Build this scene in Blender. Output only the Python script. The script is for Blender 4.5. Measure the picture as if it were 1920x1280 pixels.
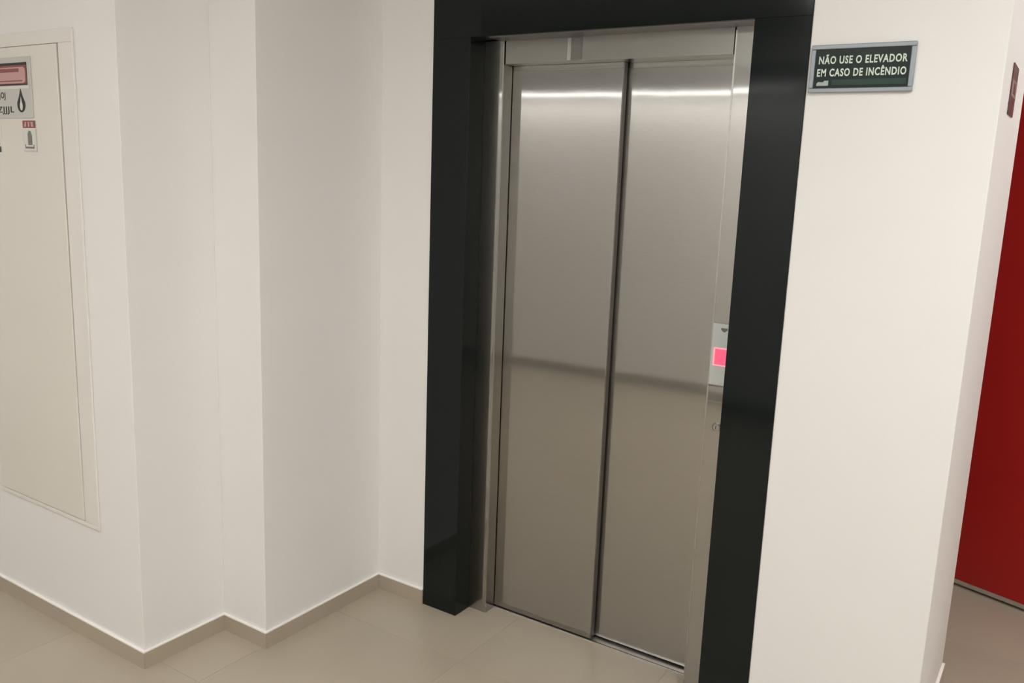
import bpy, bmesh, math, random
from mathutils import Vector, Matrix
random.seed(4)
for o in list(bpy.data.objects): bpy.data.objects.remove(o)
SC = bpy.context.scene
COL = SC.collection

# ------------------------------------------------------------------ camera
cam_d = bpy.data.cameras.new('camera'); cam = bpy.data.objects.new('camera', cam_d); COL.objects.link(cam)
r = Vector((0.83374007, 0.55091558, 0.03700714)); u = Vector((-0.13445586, 0.13756231, 0.98132473)); f = Vector((-0.53553629, 0.82314558, -0.18876504))
M4 = Matrix(((r.x, u.x, -f.x, 1.33188), (r.y, u.y, -f.y, -2.43791), (r.z, u.z, -f.z, 1.64045), (0, 0, 0, 1)))
cam.matrix_world = M4
cam_d.sensor_fit = 'HORIZONTAL'; cam_d.sensor_width = 36.0; cam_d.lens = 1629.56 / 1920 * 36
cam_d.clip_start = 0.02
SC.camera = cam
# ------------------------------------------------------------------ world, exposure, light levels
w = bpy.data.worlds.new('world'); SC.world = w; w.use_nodes = True
w.node_tree.nodes['Background'].inputs[0].default_value = (.9, .95, 1, 1)
w.node_tree.nodes['Background'].inputs[1].default_value = 0.05
vs = SC.view_settings
vs.view_transform = 'Standard'; vs.look = 'None'; vs.gamma = 1; vs.exposure = 0.0; vs.use_curve_mapping = False
PANEL_LIGHT = 30.0      # unseen ceiling panels added to light the lobby
STRIP_LIGHT = 24.0       # linear wall lamp on the wall opposite the lift
PANELS = [((1.95, -1.3), 1.08), ((0.2, -2.75), 1.2), ((1.95, 0.95), .42), ((-2.85, -2.1), .28)]
# ------------------------------------------------------------------ dimensions fitted to the photograph
XA, YA, YB, XC = -1.0668, -0.893, -0.5733, -0.8494
TE, XE, XF, XFR, XER = 0.003, -0.618, -0.4611, 0.4969, 0.6523
YJ, ZL, ZH = 0.0858, 2.081, 2.0028
XR, XJL, XJR = 1.1154, -0.3843, 0.4157
YR = 0.66
YD1, YD2 = 0.143, 0.176
HB = 0.057
CEIL = 2.72
YO = -3.55
XL0, XR0, YC = -4.2, 3.3, 1.62

# ------------------------------------------------------------------ materials
def mat(name, col, rough=.5, metal=0., noise=0., nscale=8., bump=0., bscale=200., coat=0., stretch=None, emit=None, estr=0., warp=0., aniso=0., rnd=0., spec=.5, rough2=0.):
    m = bpy.data.materials.new(name); m.use_nodes = True
    nt = m.node_tree; b = nt.nodes['Principled BSDF']
    b.inputs['Base Color'].default_value = (*col, 1)
    b.inputs['Roughness'].default_value = rough; b.inputs['Metallic'].default_value = metal
    b.inputs['Coat Weight'].default_value = coat; b.inputs['Coat Roughness'].default_value = .04
    b.inputs['Specular IOR Level'].default_value = spec
    b.inputs['Anisotropic'].default_value = aniso
    if emit:
        b.inputs['Emission Color'].default_value = (*emit, 1); b.inputs['Emission Strength'].default_value = estr
    tc = nt.nodes.new('ShaderNodeTexCoord'); mp = nt.nodes.new('ShaderNodeMapping')
    nt.links.new(tc.outputs['Object'], mp.inputs['Vector'])
    if stretch: mp.inputs['Scale'].default_value = stretch
    if noise or rnd:
        n = nt.nodes.new('ShaderNodeTexNoise'); n.inputs['Scale'].default_value = nscale; n.inputs['Detail'].default_value = 5
        nt.links.new(mp.outputs[0], n.inputs['Vector'])
        mr = nt.nodes.new('ShaderNodeMapRange'); mr.inputs[1].default_value = .3; mr.inputs[2].default_value = .7
        mr.inputs[3].default_value = 1 - noise; mr.inputs[4].default_value = 1 + noise
        nt.links.new(n.outputs['Fac'], mr.inputs[0])
        val = mr.outputs[0]
        if rnd:
            oi = nt.nodes.new('ShaderNodeObjectInfo'); m2 = nt.nodes.new('ShaderNodeMapRange')
            m2.inputs[3].default_value = 1 - rnd; m2.inputs[4].default_value = 1 + rnd
            nt.links.new(oi.outputs['Random'], m2.inputs[0])
            mm = nt.nodes.new('ShaderNodeMath'); mm.operation = 'MULTIPLY'
            nt.links.new(val, mm.inputs[0]); nt.links.new(m2.outputs[0], mm.inputs[1]); val = mm.outputs[0]
        mx = nt.nodes.new('ShaderNodeVectorMath'); mx.operation = 'SCALE'; mx.inputs[0].default_value = col
        nt.links.new(val, mx.inputs['Scale']); nt.links.new(mx.outputs[0], b.inputs['Base Color'])
    last = None
    if bump:
        n = nt.nodes.new('ShaderNodeTexNoise'); n.inputs['Scale'].default_value = bscale; n.inputs['Detail'].default_value = 3
        nt.links.new(mp.outputs[0], n.inputs['Vector'])
        bp = nt.nodes.new('ShaderNodeBump'); bp.inputs['Strength'].default_value = bump; bp.inputs['Distance'].default_value = .001
        nt.links.new(n.outputs['Fac'], bp.inputs['Height']); last = bp
    if warp:
        n = nt.nodes.new('ShaderNodeTexNoise'); n.inputs['Scale'].default_value = 2.3; n.inputs['Detail'].default_value = 0
        nt.links.new(tc.outputs['Object'], n.inputs['Vector'])
        bp = nt.nodes.new('ShaderNodeBump'); bp.inputs['Strength'].default_value = 1; bp.inputs['Distance'].default_value = warp
        nt.links.new(n.outputs['Fac'], bp.inputs['Height'])
        if last: nt.links.new(last.outputs[0], bp.inputs['Normal'])
        last = bp
    if last: nt.links.new(last.outputs[0], b.inputs['Normal'])
    if rough2:          # brushed metal: a sharp lobe and a wide one
        b2 = nt.nodes.new('ShaderNodeBsdfPrincipled'); b2.inputs['Metallic'].default_value = metal; b2.inputs['Roughness'].default_value = rough2
        b2.inputs['Base Color'].default_value = (*col, 1)
        for k in ('Base Color', 'Normal'):
            if b.inputs[k].is_linked: nt.links.new(b.inputs[k].links[0].from_socket, b2.inputs[k])
        ms = nt.nodes.new('ShaderNodeMixShader'); ms.inputs[0].default_value = .42
        nt.links.new(b.outputs[0], ms.inputs[1]); nt.links.new(b2.outputs[0], ms.inputs[2])
        nt.links.new(ms.outputs[0], nt.nodes['Material Output'].inputs['Surface'])
    return m

PAINT = mat('white_wall_paint', (.85, .838, .818), .62, noise=.012, nscale=1.6, bump=.12, bscale=260)
WARMW = mat('warm_white_wall_paint', (.80, .785, .755), .6, noise=.015, nscale=1.6, bump=.1, bscale=260)
CEILM = mat('ceiling_paint', (.82, .80, .76), .8, bump=.1)
CAULK = mat('white_edge_paint', (.95, .93, .89), .45)
TILE = mat('beige_porcelain_tile', (.45, .392, .305), .30, noise=.05, nscale=2.2, bump=.02, bscale=90, rnd=.015, spec=.45)
SKIRT = mat('beige_skirting_tile', (.45, .388, .30), .32, noise=.04, nscale=3)
DSKIRT = mat('dark_skirting', (.10, .088, .070), .5)
GROUT = mat('beige_grout', (.36, .31, .24), .5)
GRANITE = mat('black_polished_granite', (.0052, .0086, .0085), .09, noise=.10, nscale=160, spec=.30)
STEEL = mat('brushed_steel', (.46, .45, .428), .055, metal=1, rough2=.30, noise=.03, nscale=40, stretch=(.6, 1, 14), warp=.0022)
STEEL2 = mat('brushed_steel_jamb', (.46, .45, .428), .055, metal=1, rough2=.30, noise=.03, nscale=40, stretch=(.6, 1, 14), warp=.0008)
SEAM = mat('dull_grey_steel', (.33, .31, .29), .4, metal=1)
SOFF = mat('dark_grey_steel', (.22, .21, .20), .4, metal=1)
EDGE = mat('polished_steel_edge', (.50, .49, .465), .3, metal=1)
SILLM = mat('sill_aluminium', (.74, .72, .69), .42, metal=1, stretch=(1, 30, 1), noise=.08, nscale=30)
DARKM = mat('shaft_dark', (.02, .018, .015), .8)
ALU = mat('satin_aluminium', (.30, .335, .36), .42, metal=.35)
SIGNBLK = mat('dark_green_sign_face', (.006, .014, .011), .3, spec=.2)
SIGNGRN = mat('dull_green_print', (.028, .060, .047), .4, spec=.2)
LETTER = mat('pale_photoluminescent_letter', (.68, .79, .69), .5, spec=.2)
LETTER2 = mat('pale_grey_print', (.38, .47, .43), .5)
CAB = mat('cabinet_enamel', (.775, .748, .685), .42, noise=.012, nscale=2)
CABF = mat('cabinet_frame_enamel', (.81, .79, .745), .4)
GAP = mat('dark_gap', (.26, .24, .17), .8)
PLATE = mat('grey_acrylic_plate', (.58, .57, .54), .28)
PRINTW = mat('white_print', (.74, .73, .69), .4)
PRINTK = mat('black_print', (.012, .011, .012), .45)
PRINTR = mat('dark_red_print', (.25, .06, .06), .4)
PRINTP = mat('pink_print', (.56, .34, .32), .4)
PRINTG = mat('grey_print', (.20, .18, .16), .45)
RED = mat('red_door_paint', (.44, .011, .009), .42, noise=.05, nscale=3, bump=.04, bscale=180)
REDF = mat('red_frame_paint', (.17, .006, .006), .4)
BROWN = mat('brownish_red_print', (.105, .042, .038), .45)
CALLW = mat('pale_call_plate', (.66, .70, .68), .35)
GLASSR = mat('lit_pink_indicator', (.5, .06, .10), .3, emit=(1, .10, .19), estr=.95)
HALO = mat('indicator_halo', (.8, .35, .38), .3, emit=(1, .30, .36), estr=.75)  # glowing rim stands for the halo of light round the indicator
DIFFK = {k: mat('added_panel_diffuser', (.9, .9, .9), .5, emit=(1, .99, .975), estr=PANEL_LIGHT * k) for k in sorted({q[1] for q in PANELS})}
DIFS = mat('led_strip_diffuser', (.9, .9, .9), .5, emit=(1, .985, .965), estr=STRIP_LIGHT)
SEAMP = mat('grey_lamp_housing', (.16, .155, .15), .5)
WHITEM = mat('white_lamp_housing', (.8, .8, .78), .5)

# ------------------------------------------------------------------ helpers
def add_box(bm, x0, x1, y0, y1, z0, z1, bev=0., seg=2):
    vs_ = [bm.verts.new((x, y, z)) for z in (z0, z1) for (x, y) in ((x0, y0), (x1, y0), (x1, y1), (x0, y1))]
    F = [(3, 2, 1, 0), (4, 5, 6, 7), (0, 1, 5, 4), (1, 2, 6, 5), (2, 3, 7, 6), (3, 0, 4, 7)]
    fs = [bm.faces.new([vs_[i] for i in q]) for q in F]
    if bev:
        es = list({e for fc in fs for e in fc.edges})
        bmesh.ops.bevel(bm, geom=es, offset=bev, segments=seg, affect='EDGES', profile=.5)
def poly(bm, pts, depth, axis='y'):
    """extrude an outline given in (a, z) along -y, from y=0 to y=-depth"""
    fr = [bm.verts.new((a, -depth, z)) for a, z in pts]; bk = [bm.verts.new((a, 0, z)) for a, z in pts]
    n = len(pts)
    bm.faces.new(fr); bm.faces.new(bk[::-1])
    for i in range(n):
        bm.faces.new((fr[i], bk[i], bk[(i + 1) % n], fr[(i + 1) % n]))
def cyl_y(bm, cx, cz, rad, y0, y1, n=24, r_in=0.):
    def ring(rr, y): return [bm.verts.new((cx + rr * math.cos(2 * math.pi * i / n), y, cz + rr * math.sin(2 * math.pi * i / n))) for i in range(n)]
    a, b = ring(rad, y0), ring(rad, y1)
    if r_in:
        c, d = ring(r_in, y0), ring(r_in, y1)
    for i in range(n):
        j = (i + 1) % n
        bm.faces.new((a[i], a[j], b[j], b[i]))
        if r_in:
            bm.faces.new((c[j], c[i], d[i], d[j])); bm.faces.new((a[j], a[i], c[i], c[j])); bm.faces.new((b[i], b[j], d[j], d[i]))
    if not r_in:
        bm.faces.new(a[::-1]); bm.faces.new(b)
def obj(name, bm, m, parent=None, loc=None, smooth=False):
    bmesh.ops.recalc_face_normals(bm, faces=bm.faces[:])
    me = bpy.data.meshes.new(name); bm.to_mesh(me); bm.free()
    me.materials.append(m)
    if smooth:
        for p in me.polygons: p.use_smooth = True
    o = bpy.data.objects.new(name, me); COL.objects.link(o)
    if loc: o.location = loc
    if parent: o.parent = parent
    return o
def boxo(name, m, b, parent=None, bev=0.):
    """b in world coordinates; the parent (if any) may sit anywhere unrotated"""
    bm = bmesh.new(); c = ((b[0] + b[1]) / 2, (b[2] + b[3]) / 2, b[4])
    add_box(bm, b[0] - c[0], b[1] - c[0], b[2] - c[1], b[3] - c[1], 0, b[5] - b[4], bev)
    pl = Vector(parent.location) if parent else Vector((0, 0, 0))
    if parent and parent.parent: pl = pl + Vector(parent.parent.location)
    return obj(name, bm, m, parent, Vector(c) - pl)
def boxes(name, m, lst, parent=None, bev=0.):
    bm = bmesh.new()
    for b in lst: add_box(bm, *b, bev)
    o = obj(name, bm, m, parent)
    if parent:
        pl = Vector(parent.location)
        if parent.parent: pl = pl + Vector(parent.parent.location)
        o.location = -pl
    return o
def thing(name, label, cat, loc=(0, 0, 0), group=None, kind=None):
    o = bpy.data.objects.new(name, None); COL.objects.link(o); o.location = loc; o.empty_display_size = .05
    tag(o, label, cat, group, kind); return o
def tag(o, label=None, cat=None, group=None, kind=None):
    if label: o['label'] = label
    if cat: o['category'] = cat
    if group: o['group'] = group
    if kind: o['kind'] = kind
    return o
def struct(o, label=None, cat=None):
    return tag(o, label, cat, None, 'structure')
def text(name, s, size, m, parent, loc, align='LEFT', width=None, off=.0, ext=.0004, sp=1.0):
    """raised print facing -y, loc relative to the parent; width squeezes the line to that length"""
    cu = bpy.data.curves.new(name, 'FONT'); cu.body = s; cu.size = size; cu.align_x = 'LEFT'; cu.extrude = ext; cu.offset = off; cu.resolution_u = 3; cu.space_character = sp
    t = bpy.data.objects.new('tmp', cu); COL.objects.link(t)
    bpy.context.view_layer.update()
    me = bpy.data.meshes.new_from_object(t.evaluated_get(bpy.context.evaluated_depsgraph_get()))
    bpy.data.objects.remove(t)
    xs = [v.co.x for v in me.vertices]; x0, x1 = min(xs), max(xs)
    k = (width / (x1 - x0)) if width else 1.
    sh = {'LEFT': 0, 'RIGHT': -(x1 - x0) * k, 'CENTER': -(x1 - x0) * k / 2}[align]
    for v in me.vertices:
        x, y, z = v.co
        v.co = ((x - x0) * k + sh, -z - ext, y)
    me.flip_normals() if False else None
    me.materials.clear(); me.materials.append(m)
    o = bpy.data.objects.new(name, me); COL.objects.link(o); o.parent = parent; o.location = loc
    return o

# ================================================================== the setting
# floor: grout bed and porcelain tiles, one object each
floor = struct(boxo('floor', GROUT, (XL0 - .1, XR0 + .1, YO - .1, YC + .9, -.03, -.0012)), 'beige polished porcelain tile floor of the lift lobby', 'floor')
TS, JT = .60, .0008
bm = bmesh.new(); add_box(bm, -TS / 2 + JT / 2, TS / 2 - JT / 2, -TS / 2 + JT / 2, TS / 2 - JT / 2, -.010, 0, .0003, 1)
bmesh.ops.recalc_face_normals(bm, faces=bm.faces[:])
tile_me = bpy.data.meshes.new('tile'); bm.to_mesh(tile_me); bm.free(); tile_me.materials.append(TILE)
gx = -0.862 + .3; gy = -0.242 + .3
for i in range(-7, 8):
    for j in range(-6, 5):
        x, y = gx + i * TS, gy + j * TS
        if x < XL0 - .2 or x > XR0 + .2 or y < YO - .2 or y > YC + .6: continue
        t = bpy.data.objects.new('tile', tile_me); COL.objects.link(t); t.parent = floor
        t.location = Vector((x, y, 0)) - Vector(floor.location)

# walls
struct(boxo('wall_left', PAINT, (XL0, XA, YA, .30, 0, CEIL), bev=.002), 'white painted wall holding the hose cabinet', 'wall')
struct(boxo('wall_left_pier', PAINT, (XA, XC, YB, .30, 0, CEIL), bev=.002), 'narrow white pier stepping back towards the lift', 'wall')
struct(boxo('wall_lift', PAINT, (XC, XE, 0, .30, 0, CEIL)), 'white wall between the narrow pier and the black lift surround', 'wall')
struct(boxo('wall_over_lift', PAINT, (XE, XER, 0, .30, 2.52, CEIL)), 'white wall above the black lift surround', 'wall')
struct(boxo('wall_right_pier', PAINT, (XER, XR, 0, YR, 0, CEIL), bev=.003), 'white pier right of the lift carrying the framed notice', 'wall')
struct(boxo('wall_shaft', DARKM, (XC, XER, .30, .34, 0, CEIL)), 'dark shaft wall hidden behind the lift doors', 'wall')
struct(boxo('wall_opposite', WARMW, (XL0, XR0, YO - .1, YO, 0, CEIL)), 'warm white painted wall opposite the lift', 'wall')
struct(boxo('wall_far_left', PAINT, (XL0 - .1, XL0, YO, YA, 0, CEIL)), 'white end wall at the left of the lobby', 'wall')
struct(boxo('wall_right', PAINT, (XR0, XR0 + .1, YO, YC + .1, 0, CEIL)), 'white end wall at the right of the lobby', 'wall')
DX0, DX1, DH = 1.02, 2.02, 2.10          # corridor doorway
struct(boxes('wall_corridor', PAINT, [(XC, DX0, YC, YC + .12, 0, CEIL), (DX1, XR0, YC, YC + .12, 0, CEIL), (DX0, DX1, YC, YC + .12, DH + .05, CEIL)]), 'white corridor wall around the red door', 'wall')
struct(boxo('wall_corridor_end', PAINT, (XC - .1, XC, .34, YC + .12, 0, CEIL)), 'white end of the side corridor behind the shaft', 'wall')
struct(boxo('wall_stair', DARKM, (DX0 - .3, DX1 + .3, YC + .80, YC + .86, 0, CEIL)), 'dark stair wall behind the red door', 'wall')
struct(boxo('ceiling', CEILM, (XL0 - .1, XR0 + .1, YO - .1, YC + .9, CEIL, CEIL + .08)), 'flat white ceiling over the lobby', 'ceiling')

# skirting tiles with a white painted top edge
TH, CAP = .009, .0042
def skirt(name, b, lab, m=SKIRT, h=HB):
    o = struct(boxo(name, m, (*b, 0, h)), lab, 'baseboard')
    boxo('top_edge', CAULK, (*b, h, h + CAP), o)
    return o
skirt('baseboard_left', (XL0, XA + TH, YA - TH, YA), 'low beige tile skirting below the hose cabinet wall')
skirt('baseboard_left_return', (XA, XA + TH, YA, YB - TH), 'low beige tile skirting on the return beside the cabinet wall')
skirt('baseboard_pier', (XA, XC + TH, YB - TH, YB), 'short beige tile skirting across the narrow pier')
skirt('baseboard_pier_return', (XC, XC + TH, YB, -TH), 'beige tile skirting on the side of the narrow pier')
skirt('baseboard_lift', (XC, XE - .0005, -TH, 0), 'short beige tile skirting left of the black lift surround')
skirt('baseboard_right', (XER + .0005, XR + TH, -TH, 0), 'beige tile skirting right of the black lift surround')
skirt('baseboard_right_return', (XR, XR + TH, 0, YR), 'beige tile skirting on the side of the right pier')
skirt('baseboard_opposite', (XL0, XR0, YO, YO + .012), 'dark skirting on the wall opposite the lift', DSKIRT, .10)

# ================================================================== black granite surround
g = thing('elevator_surround', 'glossy black granite surround framing the steel lift doors', 'door surround', (0, 0, 0))
boxo('side_post', GRANITE, (XE, XF, -TE, YJ - .0005, 0, ZL - .0002), g, .0009)
boxo('side_post', GRANITE, (XFR, XER, -TE, YJ - .0005, 0, ZL - .0002), g, .0009)
boxo('lintel', GRANITE, (XE, XER, -TE, YJ - .0005, ZL, 2.52), g, .0009)

# ================================================================== steel lift entrance
e = thing('elevator_entrance', 'brushed stainless steel two-panel sliding lift doors in steel jambs', 'elevator', ((XJL + XJR) / 2, YD1, 0))
def jamb(x0, x1, inner):
    j = boxo('jamb', STEEL2, (x0, x1, YJ, YD1 - .004, 0.0, ZL - .001), e, .0012)
    xe = (x1 - .004, x1 + .0004) if inner > 0 else (x0 - .0004, x0 + .004)
    boxo('edge_strip', EDGE, (xe[0], xe[1], YJ - .0006, YJ + .003, 0.025, ZL - .012), j)
    return j
jamb(XF - .03, XJL, 1); jamb(XJR, XFR + .03, -1)
hd = boxo('header', STEEL2, (XJL + .005, XJR - .004, YJ + .001, YD1 - .006, ZH, ZL - .001), e, .001)
boxo('return_plate', STEEL2, (.040, XJR - .004, YD1 - .006, YD2 - .003, ZH, ZH + .004), hd)
boxo('header_patch', SOFF, (-.126, -.086, YJ - .0002, YJ + .003, ZH + .004, ZL - .006), hd)  # darker grey patch on the header face
boxo('header_stripe', EDGE, (-.140, -.127, YJ - .0002, YJ + .003, ZH + .004, ZL - .006), hd)  # paler strip left of the grey patch
boxo('soffit_plate', SOFF, (XJL - .012, XFR + .002, .012, YJ, ZL - .0035, ZL), e)
# telescopic panels: left one runs in front
pl = boxo('door_panel', STEEL, (XJL - .05, .036, YD1, YD1 + .026, .012, 2.03), e, .0015)
boxo('top_lip', SEAM, (XJL - .045, .034, YD1 - .0015, YD1 + .004, 1.985, 1.9875), pl)
boxo('bottom_lip', SEAM, (XJL - .002, .034, YD1 - .0012, YD1 + .004, .014, .030), pl)
boxo('closing_edge', SOFF, (.0355, .0385, YD1 + .002, YD1 + .024, .014, 2.02), pl)
pr = boxo('door_panel', STEEL, (.0, XJR + .05, YD2, YD2 + .026, .012, 2.03), e, .0015)
boxo('top_lip', SEAM, (.002, XJR + .045, YD2 - .0015, YD2 + .004, 1.985, 1.9875), pr)
# sill with guide grooves
sl = boxo('sill', SILLM, (XF + .0, XFR, YD1 - .001, .215, -.001, .005), e, .0008)
for yy, gw in ((YD1 + .0035, .0015), (YD2 + .012, .006)): boxo('guide_groove', DARKM, (XF + .002, XFR - .002, yy - gw, yy + gw, .004, .0054), sl)
boxo('header_backing', DARKM, (XF, XFR, YD2 + .03, .295, 1.9, 2.5), e)

# ================================================================== call station on the right jamb
cp = thing('call_panel', 'pale lift call panel with a lit pink indicator on the right steel jamb', 'call panel', (.456, YJ, 1.030))
boxo('faceplate', CALLW, (.4200, .4945, YJ - .006, YJ - .0002, 1.030, 1.221), cp, .0015)
boxo('indicator_halo', HALO, (.4285, .4835, YJ - .0068, YJ - .005, 1.090, 1.147), cp, .0006)
boxo('indicator', GLASSR, (.4335, .4785, YJ - .0076, YJ - .005, 1.0945, 1.1425), cp, .0006)
bm = bmesh.new(); poly(bm, [(-.010, .006), (.010, .006), (.010, 0), (.003, -.006), (-.003, -.006), (-.010, 0)], .0008)
o = obj('arrow_mark', bm, PRINTG, cp, (.457 - .456, -.006, 1.202 - 1.030))
boxo('lower_rim', SEAM, (.4200, .4945, YJ - .0064, YJ - .0004, 1.0265, 1.0305), cp)
kp = thing('key_switch_plate', 'brushed steel key switch plate below the pale call panel', 'switch plate', (.456, YJ, .858))
boxo('plate', STEEL2, (.4205, .4940, YJ - .003, YJ - .0002, .858, 1.0255), kp, .001)
boxo('seam_line', SEAM, (.4215, .4930, YJ - .0034, YJ - .001, .9755, .9785), kp)
bm = bmesh.new(); cyl_y(bm, 0, 0, .014, -.0070, 0, 28, .0105); o = obj('key_ring', bm, SEAM, kp, (0, -.0029, .898 - .858))
bm = bmesh.new(); cyl_y(bm, 0, 0, .0100, -.0050, 0, 24); k2 = obj('key_cylinder', bm, EDGE, kp, (0, -.0029, .898 - .858))
bm = bmesh.new(); add_box(bm, -.001, .001, -.0056, -.0045, -.005, .005); obj('key_slot', bm, PRINTK, k2)

# ================================================================== framed lift notice
SX0, SX1, SZ0, SZ1 = .6605, .9165, 1.8815, 2.0025
sg = thing('framed_notice', 'dark green framed lift fire notice with pale lettering beside black surround', 'sign', ((SX0 + SX1) / 2, 0, SZ0))
BW = .0115
boxo('face', SIGNBLK, (SX0 + .004, SX1 - .004, -.0060, -.0004, SZ0 + .004, SZ1 - .004), sg)
for nm, b in (('frame_rail', (SX0, SX1, SZ1 - BW, SZ1)), ('frame_rail', (SX0, SX1, SZ0, SZ0 + BW)), ('frame_rail', (SX0, SX0 + BW, SZ0 + BW, SZ1 - BW)), ('frame_rail', (SX1 - BW, SX1, SZ0 + BW, SZ1 - BW))):
    boxo(nm, ALU, (b[0], b[1], -.0110, -.0003, b[2], b[3]), sg, .002)
cx = (SX0 + SX1) / 2
text('lettering', 'NÃO USE O ELEVADOR', .0265, LETTER, sg, (.681 - cx, -.0060, .0735), width=.217, off=.0007, sp=1.14)
text('lettering', 'EM CASO DE INCÊNDIO', .0265, LETTER, sg, (.679 - cx, -.0060, .0420), width=.219, off=.0007, sp=1.14)
bm = bmesh.new(); poly(bm, [(0, 0), (.030, 0), (.030, .013), (.020, .013), (.016, .009), (.004, .010), (0, .006)], .0005); obj('small_print_mark', bm, LETTER2, sg, (.680 - cx, -.0060, .0180))
boxo('green_print_band', SIGNGRN, (.718, .900, -.0064, -.0055, SZ0 + .0190, SZ0 + .0330), sg)

# ================================================================== hose cabinet in the left wall
CX0, CX1, CZ0, CZ1 = -1.905, -1.279, .4225, 2.0225
LX0, LX1, LZ0, LZ1 = -1.893, -1.357, .4370, 1.9820
hc = thing('hose_cabinet', 'tall cream enamelled hose cabinet set into the left wall', 'cabinet', ((CX0 + CX1) / 2, YA, CZ0))
for b in ((CX0, CX1, LZ1, CZ1), (CX0, CX1, CZ0, LZ0), (CX0, LX0, LZ0, LZ1), (LX1, CX1, LZ0, LZ1)):
    boxo('frame_rail', CABF, (b[0], b[1], YA - .007, YA - .0002, b[2], b[3]), hc, .0015)
boxo('back_panel', GAP, (LX0 - .002, LX1 + .002, YA - .0015, YA - .0004, LZ0 - .002, LZ1 + .002), hc)
# door leaf: hangs slightly out of square, so the gap opens towards the top right
bm = bmesh.new(); w_ = .004
pts = [(LX0 + .003, LZ0 + .003), (LX1 - .0025, LZ0 + .003), (LX1 - .0075, LZ1 - .0015), (LX0 + .003, LZ1 - .0015)]
cxm = (CX0 + CX1) / 2
poly(bm, [(a - cxm, z - CZ0) for a, z in pts], .0085)
leaf = obj('door', bm, CAB, hc, (0, -.0012, 0))
bmod = leaf.modifiers.new('bevel', 'BEVEL'); bmod.width = .0025; bmod.segments = 2
YF = YA - .0097     # front of the leaf
# hydrant sign on the cabinet door
hs = thing('hose_sign', 'grey acrylic plate with red header and black drop symbol on the cream cabinet', 'sign', (-1.627, YF, 1.7590))
boxo('plate', PLATE, (-1.745, -1.509, YF - .0035, YF - .0001, 1.7590, 1.9485), hs, .0012)
YP = YF - .0035
def flat(name, m, x0, x1, z0, z1, par, d=.0004, yp=None):
    y = YP if yp is None else yp
    return boxo(name, m, (x0, x1, y - d, y + .0004, z0, z1), par)
hb_ = flat('header_border', PRINTK, -1.737, -1.5290, 1.8610, 1.9310, hs)
flat('header_band', PRINTR, -1.735, -1.5315, 1.8660, 1.9230, hs, .0007)
bm = bmesh.new()
def blob(bm, x0, x1, z0, z1, y, d, rr):
    n = 6; P = []
    for (cx_, cz_, a0) in ((x1 - rr, z1 - rr, 0), (x0 + rr, z1 - rr, 90), (x0 + rr, z0 + rr, 180), (x1 - rr, z0 + rr, 270)):
        for k in range(n + 1):
            a = math.radians(a0 + 90 * k / n); P.append((cx_ + rr * math.cos(a), cz_ + rr * math.sin(a)))
    poly(bm, P[::-1], d)
    for v in bm.verts: pass
    return P
blob(bm, -.108, .088, .1085, .1580, 0, .0006, .012); o = obj('header_lettering', bm, PRINTP, hs, (0, YP - .0006 - YF, 0))
bm = bmesh.new(); blob(bm, -.108, .052, .1430, .1540, 0, .0004, .002); obj('header_stroke', bm, PRINTR, hs, (0, YP - .0011 - YF, 0))
bm = bmesh.new(); blob(bm, -.108, .070, .1140, .1175, 0, .0004, .0015); obj('header_stroke', bm, PRINTR, hs, (0, YP - .0011 - YF, 0))
flat('white_band', PRINTW, -1.738, -1.5230, 1.8510, 1.8595, hs)
text('lettering', '(JOJ', .027, PRINTK, hs, (-1.668 + 1.627, YP - YF, .0635), 'RIGHT', off=.0004, sp=1.15)
text('lettering', '2ZJJJL', .027, PRINTK, hs, (-1.621 + 1.627, YP - YF, .0185), 'RIGHT', width=.125, off=.0004, sp=1.15)
# water drop outline symbol
def drop(s, wx):
    P = []
    for k in range(21):
        a = math.radians(-200 + 220 * k / 20)
        P.append((wx * math.cos(a), .024 * s + .024 * s * math.sin(a)))
    P.append((wx * .45, .050 * s)); P.append((0, .076 * s)); P.append((-wx * .45, .050 * s))
    return P
bm = bmesh.new(); poly(bm, drop(1, .0245), .0004); obj('drop_symbol', bm, PRINTK, hs, (-1.574 + 1.627, YP - YF, .0180))
bm = bmesh.new(); poly(bm, drop(.56, .0080), .0004); obj('drop_centre', bm, PRINTW, hs, (-1.574 + 1.627, YP - .0004 - YF, .0245))
# sticker with red top
st = thing('equipment_sticker', 'small white sticker with red top and grey symbol on the cream cabinet', 'sticker', (-1.542, YF, 1.6540))
boxo('backing', PLATE, (-1.5800, -1.5010, YF - .0012, YF - .0001, 1.6540, 1.7520), st, .0003)
YS = YF - .0012
flat('paper_face', PRINTW, -1.5780, -1.5050, 1.6580, 1.7490, st, .0003, YS)
flat('red_top', PRINTR, -1.5785, -1.5035, 1.7285, 1.7515, st, .0006, YS)
for dx, ww, tw in ((-.022, .012, .004), (0, .009, -.001), (.021, .013, -.005)):
    bm = bmesh.new(); poly(bm, [(dx - ww / 2, 0), (dx + ww / 2, 0), (dx + ww / 2 + tw / 2, .015), (dx - ww / 3 + tw, .015)], .0004); obj('pale_mark', bm, PRINTP, st, (0, YS - .0006 - YF, 1.7325 - 1.6540))
bm = bmesh.new(); poly(bm, [(-.012, 0), (.013, 0), (.013, .030), (.006, .044), (-.004, .046), (-.012, .036)], .0005); obj('symbol', bm, PRINTG, st, (.002, YS - .0003 - YF, .021))
bm = bmesh.new(); poly(bm, [(-.028, 0), (.026, 0), (.026, .013), (.022, .013), (.022, .006), (-.024, .006), (-.024, .013), (-.028, .013)], .0005); obj('symbol_base', bm, PRINTG, st, (0, YS - .0003 - YF, .010))
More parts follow.
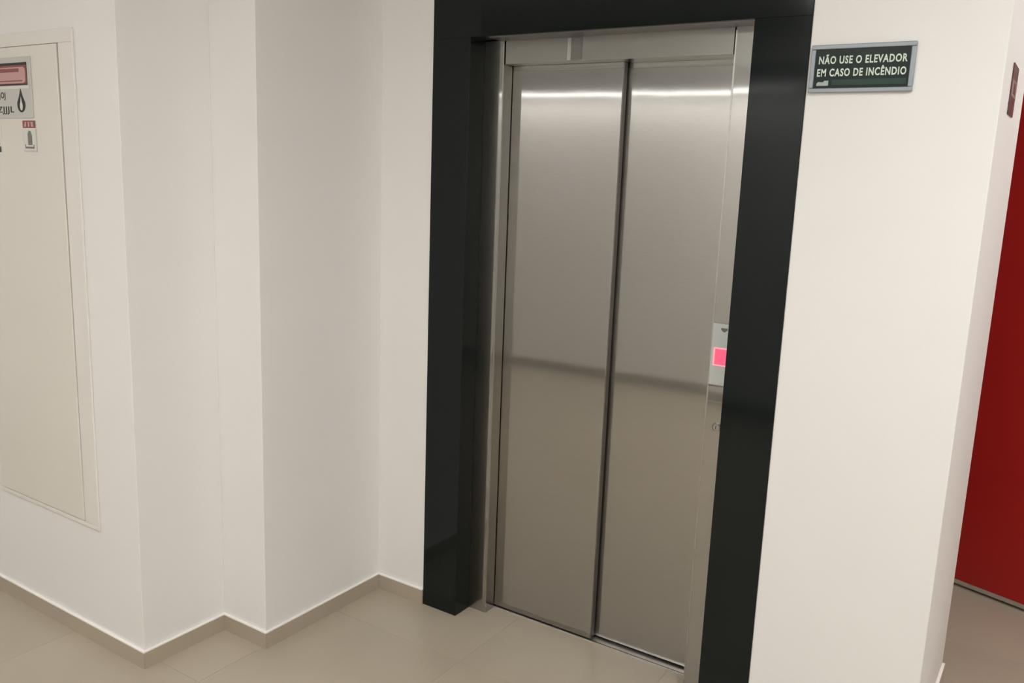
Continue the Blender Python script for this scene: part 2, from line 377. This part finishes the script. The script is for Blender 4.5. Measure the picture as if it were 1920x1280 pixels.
# printed label at the frame's edge
lb = thing('instruction_label', 'cream paper label with fine black print at the left picture edge', 'label', (-1.790, YF, 1.6400))
boxo('paper', CAB, (-1.8600, -1.7150, YF - .0006, YF - .0001, 1.6400, 1.7500), lb)
for k in range(6):      # print too small to read in the photograph: short broken strokes
    bm = bmesh.new(); xx = -.060
    while xx < .060:
        wd = random.uniform(.003, .009); add_box(bm, xx, min(xx + wd, .062), -.0003, .0002, -.0016, random.uniform(.0012, .0034)); xx += wd + .002
    obj('print_line', bm, PRINTG, lb, (0, -.0006, .094 - k * .0115))
flat('black_bar', PRINTK, -1.8500, -1.7230, 1.6500, 1.6680, lb, .0004, YF - .0006)

# ================================================================== equipment sign on the side of the right pier
fs = thing('equipment_sign', 'dull red plate with pale band on the side of the right pier', 'sign', (XR, .272, 1.8420))
boxo('plate', BROWN, (XR + .0002, XR + .0035, .200, .345, 1.8420, 1.9690), fs, .0008)
boxo('pale_band', mat('faded_print', (.27, .20, .18), .45), (XR + .0030, XR + .0040, .202, .343, 1.8880, 1.9300), fs)
boxo('symbol', BROWN, (XR + .0036, XR + .0044, .250, .300, 1.8960, 1.9230), fs)

# ================================================================== red corridor door, slightly ajar
dr = thing('door_1', 'matt red steel door standing ajar in the corridor past the right pier', 'door', (1.055, 1.490, 0), kind='structure')
dr.rotation_euler = (0, 0, math.radians(-18.9))
LW = .93
bm = bmesh.new(); add_box(bm, 0, LW, 0, .045, .030, 2.085, .002); lf = obj('leaf', bm, RED, dr)
bm = bmesh.new(); add_box(bm, .0, LW, -.0015, .0465, .012, .0300, .001); obj('bottom_strip', bm, SILLM, dr)
bm = bmesh.new(); add_box(bm, LW - .12, LW - .07, -.006, 0, .95, 1.15, .003); lk = obj('lock_plate', bm, SEAM, dr)
bm = bmesh.new(); add_box(bm, LW - .105, LW - .085, -.045, -.006, 1.06, 1.08, .003); add_box(bm, LW - .21, LW - .085, -.058, -.042, 1.06, 1.08, .004); obj('lever', bm, SEAM, lk)
for z in (.25, 1.05, 1.85):
    bm = bmesh.new(); add_box(bm, -.016, .0, .004, .020, z, z + .10, .003); obj('hinge', bm, REDF, dr)
bm = bmesh.new()
fr = struct(boxes('trim_1', REDF, [(DX0 - .05, DX0 + .02, YC - .015, YC + .13, 0, DH + .05), (DX1 - .02, DX1 + .05, YC - .015, YC + .13, 0, DH + .05), (DX0 + .02, DX1 - .02, YC - .015, YC + .13, DH + .0, DH + .05)]), 'red steel frame behind the ajar corridor door', 'door frame')

# ================================================================== lamps: added ceiling panels out of view, wall strip
for n, ((px, py), k) in enumerate(PANELS):
    c = thing('added_light_panel', ['unseen square light panel added nearest the lift', 'unseen square light panel added near the wall opposite the lift', 'unseen square light panel added in the corridor by the red door', 'unseen square light panel added to brighten the left end of the lobby'][n], 'ceiling light', (px, py, CEIL), 'added square light panels')
    S2 = .31
    for b in ((-S2, S2, -S2, -S2 + .02), (-S2, S2, S2 - .02, S2), (-S2, -S2 + .02, -S2 + .02, S2 - .02), (S2 - .02, S2, -S2 + .02, S2 - .02)):
        bm = bmesh.new(); add_box(bm, *b, -.022, -.0002, .002); obj('frame_rail', bm, WHITEM, c)
    bm = bmesh.new(); add_box(bm, -S2 + .02, S2 - .02, -S2 + .02, S2 - .02, -.018, -.002); obj("diffuser", bm, DIFFK[k], c)
wl = thing('wall_light', 'long slim wall light on the wall opposite the lift', 'wall light', (-1.9, YO, 2.26))
boxo('housing', SEAMP, (-4.10, -.30, YO + .0002, YO + .160, 2.262, 2.420), wl, .003)
boxo('diffuser', DIFS, (-4.08, -.32, YO + .105, YO + .150, 2.2605, 2.2622), wl)
